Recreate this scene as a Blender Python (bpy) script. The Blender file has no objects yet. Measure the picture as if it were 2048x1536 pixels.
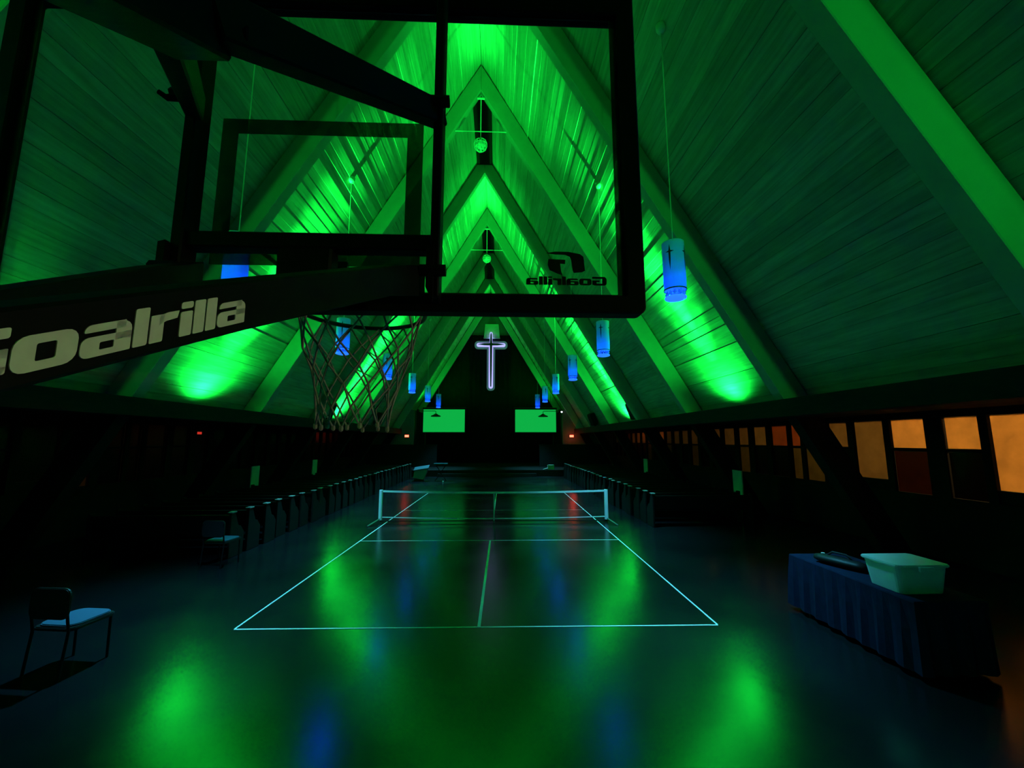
import bpy, bmesh, math, random
from mathutils import Vector, Matrix, Euler
random.seed(7)
scene = bpy.context.scene
COL = scene.collection
# ------------------------------------------------------------------ camera
CX, CZ = 0.618, 2.3416
cam_d = bpy.data.cameras.new('camera'); cam = bpy.data.objects.new('camera', cam_d); COL.objects.link(cam)
cam_d.sensor_fit = 'HORIZONTAL'; cam_d.sensor_width = 36.0; cam_d.lens = 827.3 / 2048 * 36
cam_d.clip_start = 0.02; cam_d.clip_end = 200
cam.location = (CX, 0, CZ)
cam.rotation_euler = (math.pi / 2 + 0.135, 0.0, -0.0365)
scene.camera = cam
# ------------------------------------------------------------------ world, exposure, light levels
world = bpy.data.worlds.new('night'); scene.world = world; world.use_nodes = True
bg = world.node_tree.nodes['Background']; bg.inputs[0].default_value = (0.01, 0.012, 0.02, 1); bg.inputs[1].default_value = 0.05
vs = scene.view_settings
vs.view_transform = 'Standard'; vs.look = 'None'; vs.gamma = 1; vs.use_curve_mapping = False; vs.exposure = 0.0
scene.cycles.max_bounces = 7; scene.cycles.diffuse_bounces = 4; scene.cycles.glossy_bounces = 3; scene.cycles.sample_clamp_indirect = 12
GREEN = (0.004, 1.0, 0.07)
P_UP = 1000       # uplight flood at the eaves
P_BEAM = 7000     # its wash towards the ridge
P_STREAK = 34000   # its narrow core grazing the boards
P_REAR = 2100
P_DOWN = 600      # pendant downlight
P_BULB = 6.5       # pendant bulb inside the shade
P_STREET = 3800
P_SIDE = 2500     # unseen lamp added to light the hoop through the clear pane   # above: street lamp outside the right windows
BLUE = (0.10, 0.62, 1.0)
# ------------------------------------------------------------------ mesh helper
class MB:
    def __init__(s): s.v = []; s.f = []
    def add(s, vs_, fs):
        b = len(s.v); s.v += [tuple(p) for p in vs_]; s.f += [tuple(i + b for i in q) for q in fs]; return s
    def box(s, c, d, R=None):
        P = []
        for z in (-.5, .5):
            for x, y in ((-.5, -.5), (.5, -.5), (.5, .5), (-.5, .5)):
                p = Vector((x * d[0], y * d[1], z * d[2]))
                if R: p = R @ p
                P.append(p + Vector(c))
        return s.add(P, [(3, 2, 1, 0), (4, 5, 6, 7), (0, 1, 5, 4), (1, 2, 6, 5), (2, 3, 7, 6), (3, 0, 4, 7)])
    def mm(s, a, b):
        return s.box([(a[i] + b[i]) / 2 for i in range(3)], [abs(b[i] - a[i]) for i in range(3)])
    def beam(s, p, q, w, h, up=(0, 0, 1), w2=None, h2=None):
        p, q = Vector(p), Vector(q); d = (q - p).normalized()
        r = d.cross(Vector(up)).normalized(); u = r.cross(d).normalized()
        w2 = w2 or w; h2 = h2 or h; P = []
        for c, ww, hh in ((p, w, h), (q, w2, h2)):
            for a, b in ((-1, -1), (1, -1), (1, 1), (-1, 1)): P.append(c + r * a * ww / 2 + u * b * hh / 2)
        return s.add(P, [(3, 2, 1, 0), (4, 5, 6, 7), (0, 1, 5, 4), (1, 2, 6, 5), (2, 3, 7, 6), (3, 0, 4, 7)][:])
    def tube(s, pts, r, n=8, closed=False, caps=True):
        pts = [Vector(p) for p in pts]; rings = []; N = len(pts)
        rr = r if isinstance(r, (list, tuple)) else [r] * N
        ref = None
        for i, p in enumerate(pts):
            a = pts[(i - 1) % N] if (i > 0 or closed) else p
            b = pts[(i + 1) % N] if (i < N - 1 or closed) else p
            d = (b - a).normalized()
            if ref is None: ref = Vector((0, 0, 1)) if abs(d.z) < .9 else Vector((1, 0, 0))
            x = d.cross(ref).normalized(); y = x.cross(d).normalized(); ref = y
            rings.append([p + (x * math.cos(t) + y * math.sin(t)) * rr[i] for t in [2 * math.pi * k / n for k in range(n)]])
        V = [q for g in rings for q in g]; F = []
        for i in range(N if closed else N - 1):
            j = (i + 1) % N
            for k in range(n): F.append((i * n + k, i * n + (k + 1) % n, j * n + (k + 1) % n, j * n + k))
        if caps and not closed: F += [tuple(range(n))[::-1], tuple(range((N - 1) * n, N * n))]
        return s.add(V, F)
    def lathe(s, prof, n=24, c=(0, 0, 0)):
        V = []; F = []
        for r, z in prof:
            for k in range(n):
                t = 2 * math.pi * k / n; V.append((c[0] + r * math.cos(t), c[1] + r * math.sin(t), c[2] + z))
        for i in range(len(prof) - 1):
            for k in range(n): F.append((i * n + k, i * n + (k + 1) % n, (i + 1) * n + (k + 1) % n, (i + 1) * n + k))
        return s.add(V, F)
    def prism(s, poly, o, ex, ey, ez, d):
        """extrude a 2D outline lying in the plane o + x*ex + y*ey by d along ez"""
        o, ex, ey, ez = map(Vector, (o, ex, ey, ez)); n = len(poly)
        V = [o + ex * x + ey * y for x, y in poly] + [o + ex * x + ey * y + ez * d for x, y in poly]
        return s.add(V, [tuple(range(n))[::-1], tuple(range(n, 2 * n))] + [(k, (k + 1) % n, (k + 1) % n + n, k + n) for k in range(n)])
    def ring2d(s, outer, inner, o, ex, ey, ez, d):
        o, ex, ey, ez = map(Vector, (o, ex, ey, ez)); n = len(outer); V = []
        for dd in (0, d):
            for L in (outer, inner): V += [o + ex * x + ey * y + ez * dd for x, y in L]
        F = []
        for k in range(n):
            j = (k + 1) % n
            F += [(k, n + k, n + j, j), (2 * n + k, 2 * n + j, 3 * n + j, 3 * n + k), (k, j, 2 * n + j, 2 * n + k), (n + k, 3 * n + k, 3 * n + j, n + j)]
        return s.add(V, F)
    def mesh(s, name, mat, smooth=False, bevel=0.0, seg=2):
        me = bpy.data.meshes.new(name); me.from_pydata(s.v, [], s.f); me.update()
        bm = bmesh.new(); bm.from_mesh(me)
        bmesh.ops.recalc_face_normals(bm, faces=bm.faces)
        if bevel > 0:
            es = [e for e in bm.edges if len(e.link_faces) == 2 and e.calc_face_angle(0) > .5]
            bmesh.ops.bevel(bm, geom=es, offset=bevel, segments=seg, affect='EDGES', clamp_overlap=True)
        bm.to_mesh(me); bm.free()
        if smooth:
            for p in me.polygons: p.use_smooth = True
        if mat: me.materials.append(mat)
        return me
    def build(s, name, mat, parent=None, loc=(0, 0, 0), rot=None, smooth=False, bevel=0.0, seg=2):
        o = bpy.data.objects.new(name, s.mesh(name, mat, smooth, bevel, seg)); COL.objects.link(o)
        o.location = loc
        if rot: o.rotation_euler = rot
        o.parent = parent
        return o
def rrect(x0, y0, x1, y1, r, k=4, rs=None):
    rs = rs or (r, r, r, r); L = []
    for (cx, cy, a), q in zip(((x0, y0, math.pi), (x1, y0, 1.5 * math.pi), (x1, y1, 0), (x0, y1, .5 * math.pi)), rs):
        ox = cx + (q if cx == x0 else -q); oy = cy + (q if cy == y0 else -q)
        for i in range(k + 1):
            t = a + i / k * math.pi / 2; L.append((ox + q * math.cos(t), oy + q * math.sin(t)))
    return L
def tag(o, label=None, cat=None, group=None, kind=None):
    if label: o['label'] = label
    if cat: o['category'] = cat
    if group: o['group'] = group
    if kind: o['kind'] = kind
    return o
def empty(name, loc, label=None, cat=None, group=None, kind=None, rz=0):
    o = bpy.data.objects.new(name, None); COL.objects.link(o); o.location = loc; o.rotation_euler = (0, 0, rz)
    o.empty_display_size = .1
    return tag(o, label, cat, group, kind)
def copy_tree(o, parent=None):
    c = o.copy(); COL.objects.link(c); c.parent = parent
    for ch in list(o.children): copy_tree(ch, c)
    return c
def lamp(name, kind, loc, energy, color, parent=None, aim=None, size=.05, angle=60, blend=.5):
    d = bpy.data.lights.new(name, kind); d.energy = energy; d.color = color
    d.shadow_soft_size = size
    if kind == 'SPOT': d.spot_size = math.radians(angle); d.spot_blend = blend
    o = bpy.data.objects.new(name, d); COL.objects.link(o); o.parent = parent; o.location = loc
    if aim is not None: o.rotation_euler = Vector(aim).to_track_quat('-Z', 'Y').to_euler()
    return o
# ------------------------------------------------------------------ materials
def mat(name, col, rough=.6, metal=0., spec=.5, noise=0., nscale=8., stretch=(1, 1, 1), bump=0., rand=0., emit=None, estr=0.):
    m = bpy.data.materials.new(name); m.use_nodes = True; nt = m.node_tree; b = nt.nodes['Principled BSDF']
    b.inputs['Base Color'].default_value = (*col, 1); b.inputs['Roughness'].default_value = rough
    b.inputs['Metallic'].default_value = metal; b.inputs['Specular IOR Level'].default_value = spec
    if emit: b.inputs['Emission Color'].default_value = (*emit, 1); b.inputs['Emission Strength'].default_value = estr
    N = nt.nodes; Lk = nt.links
    if noise or bump or rand:
        tc = N.new('ShaderNodeTexCoord'); mp = N.new('ShaderNodeMapping'); mp.inputs['Scale'].default_value = stretch
        nz = N.new('ShaderNodeTexNoise'); nz.inputs['Scale'].default_value = nscale; nz.inputs['Detail'].default_value = 5
        Lk.new(tc.outputs['Object'], mp.inputs['Vector'])
        oi = N.new('ShaderNodeObjectInfo'); ad = N.new('ShaderNodeVectorMath'); ad.operation = 'MULTIPLY_ADD'
        cm = N.new('ShaderNodeCombineXYZ'); 
        for k in range(3): Lk.new(oi.outputs['Random'], cm.inputs[k])
        ad.inputs[1].default_value = (37, 91, 53); Lk.new(cm.outputs[0], ad.inputs[0]); Lk.new(mp.outputs[0], ad.inputs[2])
        Lk.new(ad.outputs[0], nz.inputs['Vector'])
        mr = N.new('ShaderNodeMapRange'); mr.inputs[3].default_value = 1 - noise; mr.inputs[4].default_value = 1 + noise
        mr.inputs[1].default_value = .3; mr.inputs[2].default_value = .7
        Lk.new(nz.outputs['Fac'], mr.inputs[0])
        mr2 = N.new('ShaderNodeMapRange'); mr2.inputs[3].default_value = 1 - rand; mr2.inputs[4].default_value = 1 + rand
        Lk.new(oi.outputs['Random'], mr2.inputs[0])
        mu = N.new('ShaderNodeMath'); mu.operation = 'MULTIPLY'; Lk.new(mr.outputs[0], mu.inputs[0]); Lk.new(mr2.outputs[0], mu.inputs[1])
        sc = N.new('ShaderNodeVectorMath'); sc.operation = 'SCALE'; sc.inputs[0].default_value = col
        Lk.new(mu.outputs[0], sc.inputs['Scale']); Lk.new(sc.outputs[0], b.inputs['Base Color'])
        if bump:
            bp = N.new('ShaderNodeBump'); bp.inputs['Strength'].default_value = bump; bp.inputs['Distance'].default_value = .02
            Lk.new(nz.outputs['Fac'], bp.inputs['Height']); Lk.new(bp.outputs[0], b.inputs['Normal'])
    return m
M = {}
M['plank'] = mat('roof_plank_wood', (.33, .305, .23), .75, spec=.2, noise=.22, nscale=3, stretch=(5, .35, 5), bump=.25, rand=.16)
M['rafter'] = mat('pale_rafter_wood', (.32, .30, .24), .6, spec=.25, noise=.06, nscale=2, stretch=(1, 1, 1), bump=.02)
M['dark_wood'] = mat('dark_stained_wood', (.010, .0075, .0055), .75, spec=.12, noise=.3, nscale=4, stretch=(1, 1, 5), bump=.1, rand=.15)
M['pew_wood'] = mat('brown_pew_wood', (.007, .006, .0045), .65, spec=.15, noise=.3, nscale=6, stretch=(.4, 3, 3), bump=.05, rand=.15)
M['pew_cap'] = mat('worn_pale_cap', (.22, .21, .19), .6, noise=.1, nscale=8)
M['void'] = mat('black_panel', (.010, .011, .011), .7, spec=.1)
M['curtain'] = mat('black_curtain', (.006, .007, .007), .9, spec=.05, noise=.2, nscale=3)
M['pale_wall'] = mat('pale_plaster', (.10, .10, .095), .8, noise=.06, nscale=4)
M['black_metal'] = mat('black_powder_coat', (.003, .003, .003), .6, spec=.12, noise=.15, nscale=60, bump=.05)
M['black_plastic'] = mat('black_plastic', (.010, .010, .010), .5, spec=.3)
M['steel'] = mat('grey_steel', (.30, .30, .30), .4, metal=.7)
M['rod'] = mat('pale_painted_rod', (.6, .58, .5), .5)
M['white_tape'] = mat('white_line_tape', (.85, .86, .86), .55, spec=.3)
M['white_vinyl'] = mat('white_net_vinyl', (.80, .82, .80), .5)
M['netcord'] = mat('dark_net_cord', (.012, .014, .014), .8)
M['hoopcord'] = mat('off_white_hoop_cord', (.26, .26, .21), .8, noise=.2, nscale=40, bump=.2)
M['letter'] = mat('white_letter_print', (.72, .70, .60), .6, spec=.2, noise=.06, nscale=80)
M['cloth'] = mat('navy_tablecloth', (.007, .012, .034), .85, spec=.1, noise=.2, nscale=12, bump=.1)
M['bin'] = mat('milky_plastic_bin', (.70, .74, .72), .45, noise=.05)
M['paper'] = mat('pale_blue_paper', (.035, .09, .16), .7)
M['teal_panel'] = mat('dim_teal_panel', (.05, .09, .11), .7)
M['board_white'] = mat('white_board', (.45, .42, .32), .6, noise=.05)
M['rim'] = mat('dark_orange_rim', (.05, .012, .004), .45)
M['screen'] = mat('screen_green', (.02, .05, .02), .6, emit=(.004, .44, .06), estr=.95)  # sheet emits the green that stands for light falling on it
M['screen_frame'] = mat('screen_black_border', (.004, .004, .004), .7)
M['red_lens'] = mat('red_sign_lens', (.2, .01, .01), .4, emit=(1, .06, .03), estr=9)
M['white_led'] = mat('white_led', (.5, .5, .5), .4, emit=(.85, .75, 1), estr=14)
M['green_lens'] = mat('green_led_lens', (.05, .3, .05), .3, emit=(.02, 1, .15), estr=12)
M['halo'] = mat('lavender_backlight', (.3, .3, .4), .5, emit=(.36, .28, .80), estr=1.5)
M['halo_dim'] = mat('lavender_halo', (.2, .2, .3), .5, emit=(.30, .26, .75), estr=.10)  # faint emission stands in for the halo's soft glow
M['cross_face'] = mat('dark_cross_wood', (.012, .012, .02), .6)
M['diffuser'] = mat('blue_lamp_diffuser', (.1, .2, .5), .3, emit=(.02, .16, 1.0), estr=1.3)
M['crystal'] = mat('blue_crystal', (.25, .4, .7), .15, spec=.8, emit=(.01, .07, .8), estr=.35)
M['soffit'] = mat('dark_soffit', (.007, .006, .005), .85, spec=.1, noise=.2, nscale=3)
M['ball'] = mat('pale_glass_ball', (.6, .65, .6), .25)
M['dark_emblem'] = mat('dark_cross_emblem', (.02, .03, .04), .6)  # dark decals on the lamp shades
def floor_mat():
    m = bpy.data.materials.new('polished_dark_floor'); m.use_nodes = True; nt = m.node_tree; N = nt.nodes; L = nt.links; b = N['Principled BSDF']
    tc = N.new('ShaderNodeTexCoord')
    n1 = N.new('ShaderNodeTexNoise'); n1.inputs['Scale'].default_value = .55; n1.inputs['Detail'].default_value = 4
    L.new(tc.outputs['Object'], n1.inputs['Vector'])
    mr = N.new('ShaderNodeMapRange'); mr.inputs[3].default_value = .9; mr.inputs[4].default_value = 1.1; mr.inputs[1].default_value = .3; mr.inputs[2].default_value = .7
    L.new(n1.outputs['Fac'], mr.inputs[0])
    sc = N.new('ShaderNodeVectorMath'); sc.operation = 'SCALE'; sc.inputs[0].default_value = (.006, .008, .0085); L.new(mr.outputs[0], sc.inputs['Scale'])
    L.new(sc.outputs[0], b.inputs['Base Color'])
    r = N.new('ShaderNodeMapRange'); r.inputs[3].default_value = .19; r.inputs[4].default_value = .24; r.inputs[1].default_value = .3; r.inputs[2].default_value = .7
    n2 = N.new('ShaderNodeTexNoise'); n2.inputs['Scale'].default_value = .9; n2.inputs['Detail'].default_value = 1
    L.new(tc.outputs['Object'], n2.inputs['Vector']); L.new(n2.outputs['Fac'], r.inputs[0]); L.new(r.outputs[0], b.inputs['Roughness'])
    n3 = N.new('ShaderNodeTexNoise'); n3.inputs['Scale'].default_value = 2.6; n3.inputs['Detail'].default_value = 2
    L.new(tc.outputs['Object'], n3.inputs['Vector'])
    bp = N.new('ShaderNodeBump'); bp.inputs['Strength'].default_value = .06; bp.inputs['Distance'].default_value = .03
    L.new(n3.outputs['Fac'], bp.inputs['Height']); L.new(bp.outputs[0], b.inputs['Normal'])
    b.inputs['IOR'].default_value = 2.0
    return m
M['floor'] = floor_mat()
def glass_mat(name, tint=(1, 1, 1), refl=1.0, rough=.0):
    m = bpy.data.materials.new(name); m.use_nodes = True; nt = m.node_tree; N = nt.nodes; L = nt.links
    for n in list(N): N.remove(n)
    o = N.new('ShaderNodeOutputMaterial'); t = N.new('ShaderNodeBsdfTransparent'); t.inputs[0].default_value = (*tint, 1)
    g = N.new('ShaderNodeBsdfGlossy'); g.inputs['Roughness'].default_value = rough
    f = N.new('ShaderNodeLayerWeight'); pw = N.new('ShaderNodeMath'); pw.operation = 'POWER'; pw.inputs[1].default_value = 5; L.new(f.outputs['Facing'], pw.inputs[0])
    ma = N.new('ShaderNodeMath'); ma.operation = 'MULTIPLY_ADD'; ma.inputs[1].default_value = .5; ma.inputs[2].default_value = .025; L.new(pw.outputs[0], ma.inputs[0]); mx = N.new('ShaderNodeMixShader')
    L.new(ma.outputs[0], mx.inputs[0]); L.new(t.outputs[0], mx.inputs[1]); L.new(g.outputs[0], mx.inputs[2]); L.new(mx.outputs[0], o.inputs[0])
    return m
M['glass'] = glass_mat('backboard_glass', (.96, .99, .97), rough=.02)
def decal_mat(name, col, alpha):
    m = bpy.data.materials.new(name); m.use_nodes = True; nt = m.node_tree; N = nt.nodes; L = nt.links; b = N['Principled BSDF']
    b.inputs['Base Color'].default_value = (*col, 1); b.inputs['Roughness'].default_value = .6; b.inputs['Alpha'].default_value = alpha
    return m
M['target_print'] = decal_mat('target_square_print', (.03, .06, .05), .78)
M['logo_print'] = decal_mat('logo_print', (.006, .01, .008), .95)
def shade_mat():
    m = bpy.data.materials.new('frosted_lamp_shade'); m.use_nodes = True; nt = m.node_tree; N = nt.nodes; L = nt.links
    for n in list(N): N.remove(n)
    o = N.new('ShaderNodeOutputMaterial'); d = N.new('ShaderNodeBsdfDiffuse'); t = N.new('ShaderNodeBsdfTranslucent'); mx = N.new('ShaderNodeMixShader')
    tc = N.new('ShaderNodeTexCoord'); nz = N.new('ShaderNodeTexNoise'); nz.inputs['Scale'].default_value = 6
    mr = N.new('ShaderNodeMapRange'); mr.inputs[3].default_value = .80; mr.inputs[4].default_value = 1.0
    L.new(tc.outputs['Object'], nz.inputs['Vector']); L.new(nz.outputs['Fac'], mr.inputs[0])
    for q, c in ((d, (.92, .95, .93)), (t, (.75, .8, .85))):
        sc = N.new('ShaderNodeVectorMath'); sc.operation = 'SCALE'; sc.inputs[0].default_value = c
        L.new(mr.outputs[0], sc.inputs['Scale']); L.new(sc.outputs[0], q.inputs[0])
    mx.inputs[0].default_value = .40; L.new(d.outputs[0], mx.inputs[1]); L.new(t.outputs[0], mx.inputs[2]); L.new(mx.outputs[0], o.inputs[0])
    return m
M['shade'] = shade_mat()
def pane_mat(name, col):
    m = bpy.data.materials.new(name); m.use_nodes = True; nt = m.node_tree; N = nt.nodes; L = nt.links
    for n in list(N): N.remove(n)
    o = N.new('ShaderNodeOutputMaterial'); t = N.new('ShaderNodeBsdfTranslucent'); g = N.new('ShaderNodeBsdfGlossy'); g.inputs['Roughness'].default_value = .25
    g.inputs[0].default_value = (.6, .6, .6, 1)
    tc = N.new('ShaderNodeTexCoord'); nz = N.new('ShaderNodeTexNoise'); nz.inputs['Scale'].default_value = 3.5; nz.inputs['Detail'].default_value = 3
    oi = N.new('ShaderNodeObjectInfo'); ad = N.new('ShaderNodeVectorMath'); L.new(tc.outputs['Object'], ad.inputs[0]); L.new(oi.outputs['Location'], ad.inputs[1])
    mr = N.new('ShaderNodeMapRange'); mr.inputs[1].default_value = .3; mr.inputs[2].default_value = .7; mr.inputs[3].default_value = .85; mr.inputs[4].default_value = 1.08
    L.new(ad.outputs[0], nz.inputs['Vector']); L.new(nz.outputs['Fac'], mr.inputs[0])
    sc = N.new('ShaderNodeVectorMath'); sc.operation = 'SCALE'; sc.inputs[0].default_value = col
    L.new(mr.outputs[0], sc.inputs['Scale']); L.new(sc.outputs[0], t.inputs[0])
    f = N.new('ShaderNodeFresnel'); f.inputs[0].default_value = 1.4; mx = N.new('ShaderNodeMixShader')
    L.new(f.outputs[0], mx.inputs[0]); L.new(t.outputs[0], mx.inputs[1]); L.new(g.outputs[0], mx.inputs[2]); L.new(mx.outputs[0], o.inputs[0])
    return m
M['clear_pane'] = glass_mat('clear_window_glass', (.95, .97, .95))
M['pane_amber'] = pane_mat('amber_obscure_glass', (.72, .50, .24))
M['pane_tan'] = pane_mat('tan_obscure_glass', (.36, .28, .15))
M['pane_red'] = pane_mat('rusty_obscure_glass', (.40, .19, .08))
M['pane_olive'] = pane_mat('olive_obscure_glass', (.22, .19, .08))
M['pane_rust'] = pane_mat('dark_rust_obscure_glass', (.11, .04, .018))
M['pane_dark'] = pane_mat('shaded_obscure_glass', (.025, .018, .01))  # dark tint stands in for missing light behind the pane
# ------------------------------------------------------------------ the building: dimensions
DZ = 4.6; PH = -0.107
def FY(n): return (n + PH) * DZ
T = 1.70                        # roof slope
ZO = CZ + 13.374                # ridge of the decking
ZI = CZ + 12.324                # inner apex of the frames
EX = 7.37                       # eave
EZ = ZO - T * EX
WX = 9.5                        # window wall
SL = math.sqrt(1 + T * T)
Y0, Y1 = FY(-1) - .2, FY(8) + .6
# floor
fl = MB().mm((-WX - .1, Y0, -.1), (WX + .1, Y1, 0)).build('floor', M['floor']); tag(fl, kind='structure')
fl['label'] = 'polished dark floor with thin court lines'
# pickleball court lines (tape on the floor)
TH = -0.0159; C0 = Vector((0.4034, 5.6034, 0))
def court(u, w, z=0.): return Vector((C0.x + u * math.cos(TH) - w * math.sin(TH), C0.y + u * math.sin(TH) + w * math.cos(TH), z))
def line(a, b, w=.026):
    p, q = court(*a), court(*b); d = (q - p).normalized(); s = Vector((-d.y, d.x, 0)) * w / 2
    V = [p - s, q - s, q + s, p + s]
    V = [Vector((v.x, v.y, z)) for z in (.0005, .003) for v in V]
    MB().add(V, [(3, 2, 1, 0), (4, 5, 6, 7), (0, 1, 5, 4), (1, 2, 6, 5), (2, 3, 7, 6), (3, 0, 4, 7)]).build('court_line', M['white_tape'], fl)
HW, CL, KL = 3.05, 13.41, 2.13
line((-HW, 0), (HW, 0)); line((-HW, CL), (HW, CL))
line((-HW, .013), (-HW, CL - .013)); line((HW, .013), (HW, CL - .013))
line((-HW + .013, 4.57), (HW - .013, 4.57)); line((-HW + .013, CL - 4.57), (HW - .013, CL - 4.57))
line((0, .013), (0, 4.557), .04); line((0, CL - 4.557), (0, CL - .013), .04)
# roof slopes: thin backing + one plank per board
PW = .25; NB = int(EX * SL / PW)
def slope_frame(side):
    d = Vector((side, 0, -T)).normalized()            # down the slope
    n = Vector((-side * T, 0, -1)).normalized()       # inward
    return d, n
plank_mesh = MB().box((0, 0, .015), (PW - .003, DZ - .01, .03)).mesh('plank', M['plank'], bevel=.003, seg=1)
for side, nm in ((-1, 'left'), (1, 'right')):
    d, n = slope_frame(side)
    a = Vector((0, 0, ZO)); b = a + d * (EX * SL + .05)
    P = []
    for off in (-.06, -.26):
        for y in (Y0, Y1):
            P += [Vector((p.x, y, p.z)) + n * off for p in (a, b)]
    ce = MB().add(P, [(0, 1, 3, 2), (4, 6, 7, 5), (0, 4, 5, 1), (2, 3, 7, 6), (0, 2, 6, 4), (1, 5, 7, 3)]).build('ceiling_' + nm, M['dark_wood'])
    tag(ce, kind='structure'); ce['label'] = 'steep %s roof slope of horizontal wooden boards' % nm
    rot = Matrix((d, Vector((0, 1, 0)), d.cross(Vector((0, 1, 0))))).transposed()
    if (rot @ Vector((0, 0, 1))).dot(n) < 0: rot = Matrix((-d, Vector((0, 1, 0)), (-d).cross(Vector((0, 1, 0))))).transposed()
    q0 = rot.to_quaternion()
    def place(bay, k):
        c = a + d * ((k + .5) * PW); c.y = (FY(bay) + FY(bay + 1)) / 2
        off = -.035 + random.uniform(-.010, .010) + (.008 if random.random() < .12 else 0)
        rr = Euler((random.uniform(-.0012, .0012), random.gauss(0, .026), 0)).to_quaternion()
        return c + n * off, q0 @ rr
    for bay in range(0, 5):
        for k in range(NB):
            o = bpy.data.objects.new('plank', plank_mesh); COL.objects.link(o)
            o.location, q = place(bay, k); o.rotation_mode = 'QUATERNION'; o.rotation_quaternion = q; o.parent = ce
    mb = MB()
    for bay in (-1, 5, 6, 7):
        for k in range(NB):
            c, q = place(bay, k); mb.box(c, (PW - .003, DZ - .01, .03), q.to_matrix())
    tag(mb.build('far_planks', M['plank'], ce), kind='stuff')
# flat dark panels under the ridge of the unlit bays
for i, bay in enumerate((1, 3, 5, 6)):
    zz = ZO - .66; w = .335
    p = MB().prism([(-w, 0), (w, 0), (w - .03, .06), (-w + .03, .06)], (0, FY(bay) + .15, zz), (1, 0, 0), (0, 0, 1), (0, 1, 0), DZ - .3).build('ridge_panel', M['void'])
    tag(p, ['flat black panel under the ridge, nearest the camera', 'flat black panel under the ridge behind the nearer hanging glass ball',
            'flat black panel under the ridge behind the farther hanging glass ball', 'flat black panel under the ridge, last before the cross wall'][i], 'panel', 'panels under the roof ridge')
# timber A-frames
ORD = ['behind the backboard arms', 'first', 'second', 'third', 'fourth', 'fifth', 'sixth', 'seventh', 'eighth']
for n_ in range(0, 9):
    y = FY(n_); w = .28
    fr = empty('timber_frame', (0, y, 0), 'pale timber A-frame under the roof, %s from the camera' % ORD[n_] if n_ else 'pale timber A-frame directly overhead, out of the picture', 'beam', 'timber roof frames')
    for side in (-1, 1):
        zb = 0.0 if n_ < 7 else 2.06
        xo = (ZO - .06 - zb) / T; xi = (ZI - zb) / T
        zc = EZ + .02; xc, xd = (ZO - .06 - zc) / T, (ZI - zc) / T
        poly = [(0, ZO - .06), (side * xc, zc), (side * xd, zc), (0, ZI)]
        MB().prism([(side * xc, zc), (side * xo, zb), (side * xi, zb), (side * xd, zc)], (0, -w / 2, 0), (1, 0, 0), (0, 0, 1), (0, 1, 0), w).build('shaded_lower_leg', M['dark_wood'], fr)  # leg below the eave coloured near black for the shade there
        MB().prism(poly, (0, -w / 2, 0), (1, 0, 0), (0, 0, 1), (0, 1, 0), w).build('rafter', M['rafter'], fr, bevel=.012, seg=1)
    if n_ in (3, 5):     # steel tie rod, hanger and washer bar belong to these frames
        zt = CZ + 10.80; ht = (ZI - zt) / T
        MB().tube([(-ht - .02, 0, zt), (ht + .02, 0, zt)], .016, 6).build('tie_rod', M['rod'], fr)
        MB().tube([(0, 0, zt), (0, 0, ZI - .18)], .02, 6).build('hanger_rod', M['rod'], fr)
        MB().box((0, -.05, ZI - .27), (.27, .06, .04)).build('washer_bar', M['rod'], fr)
# glass balls hanging under the tie rods
def ico_edges(r):
    bm = bmesh.new(); bmesh.ops.create_icosphere(bm, subdivisions=2, radius=r)
    E = [(e.verts[0].co.copy(), e.verts[1].co.copy()) for e in bm.edges]; bm.free(); return E
for n_, lab in ((3, 'nearer'), (5, 'farther')):
    zt = CZ + 10.80
    e = empty('glass_ball_lamp', (0, FY(n_), zt - .52), 'caged glass ball hanging under the ridge on the %s tie rod' % lab, 'lamp', 'ball lamps under the ridge')
    mb = MB()
    for p, q in ico_edges(.235): mb.tube([p, q], .011, 4, caps=False)
    mb.build('cage', M['rod'], e)
    MB().lathe([(.001, -.15), (.09, -.13), (.14, -.06), (.155, 0), (.14, .06), (.09, .13), (.001, .16)], 16).build('globe', M['ball'], e, smooth=True)
    MB().tube([(0, 0, .15), (0, 0, .51)], .012, 6).build('stem', M['rod'], e)
# eave beams, soffits, side walls
for side, nm in ((-1, 'left'), (1, 'right')):
    s = side
    tr = MB().mm((s * 7.14, Y0, EZ - .30), (s * 7.42, FY(7), EZ - .10)).build('trim_' + ('1' if s < 0 else '2'), M['dark_wood'], bevel=.01, seg=1); tag(tr, kind='structure')
    MB().mm((s * 6.55, Y0, EZ - .36), (s * 6.61, FY(7), EZ + .0)).build('upstand', M['dark_wood'], tr)
    MB().mm((s * 6.61, Y0, EZ - .36), (s * 7.14, FY(7), EZ - .30)).build('trough_board', M['dark_wood'], tr)
    tr['label'] = 'dark eave beam along the foot of the %s roof slope' % nm
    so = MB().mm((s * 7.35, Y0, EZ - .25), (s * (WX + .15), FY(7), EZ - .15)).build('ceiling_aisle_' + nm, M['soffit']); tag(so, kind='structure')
    so['label'] = 'low dark soffit over the %s side aisle' % nm
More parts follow.
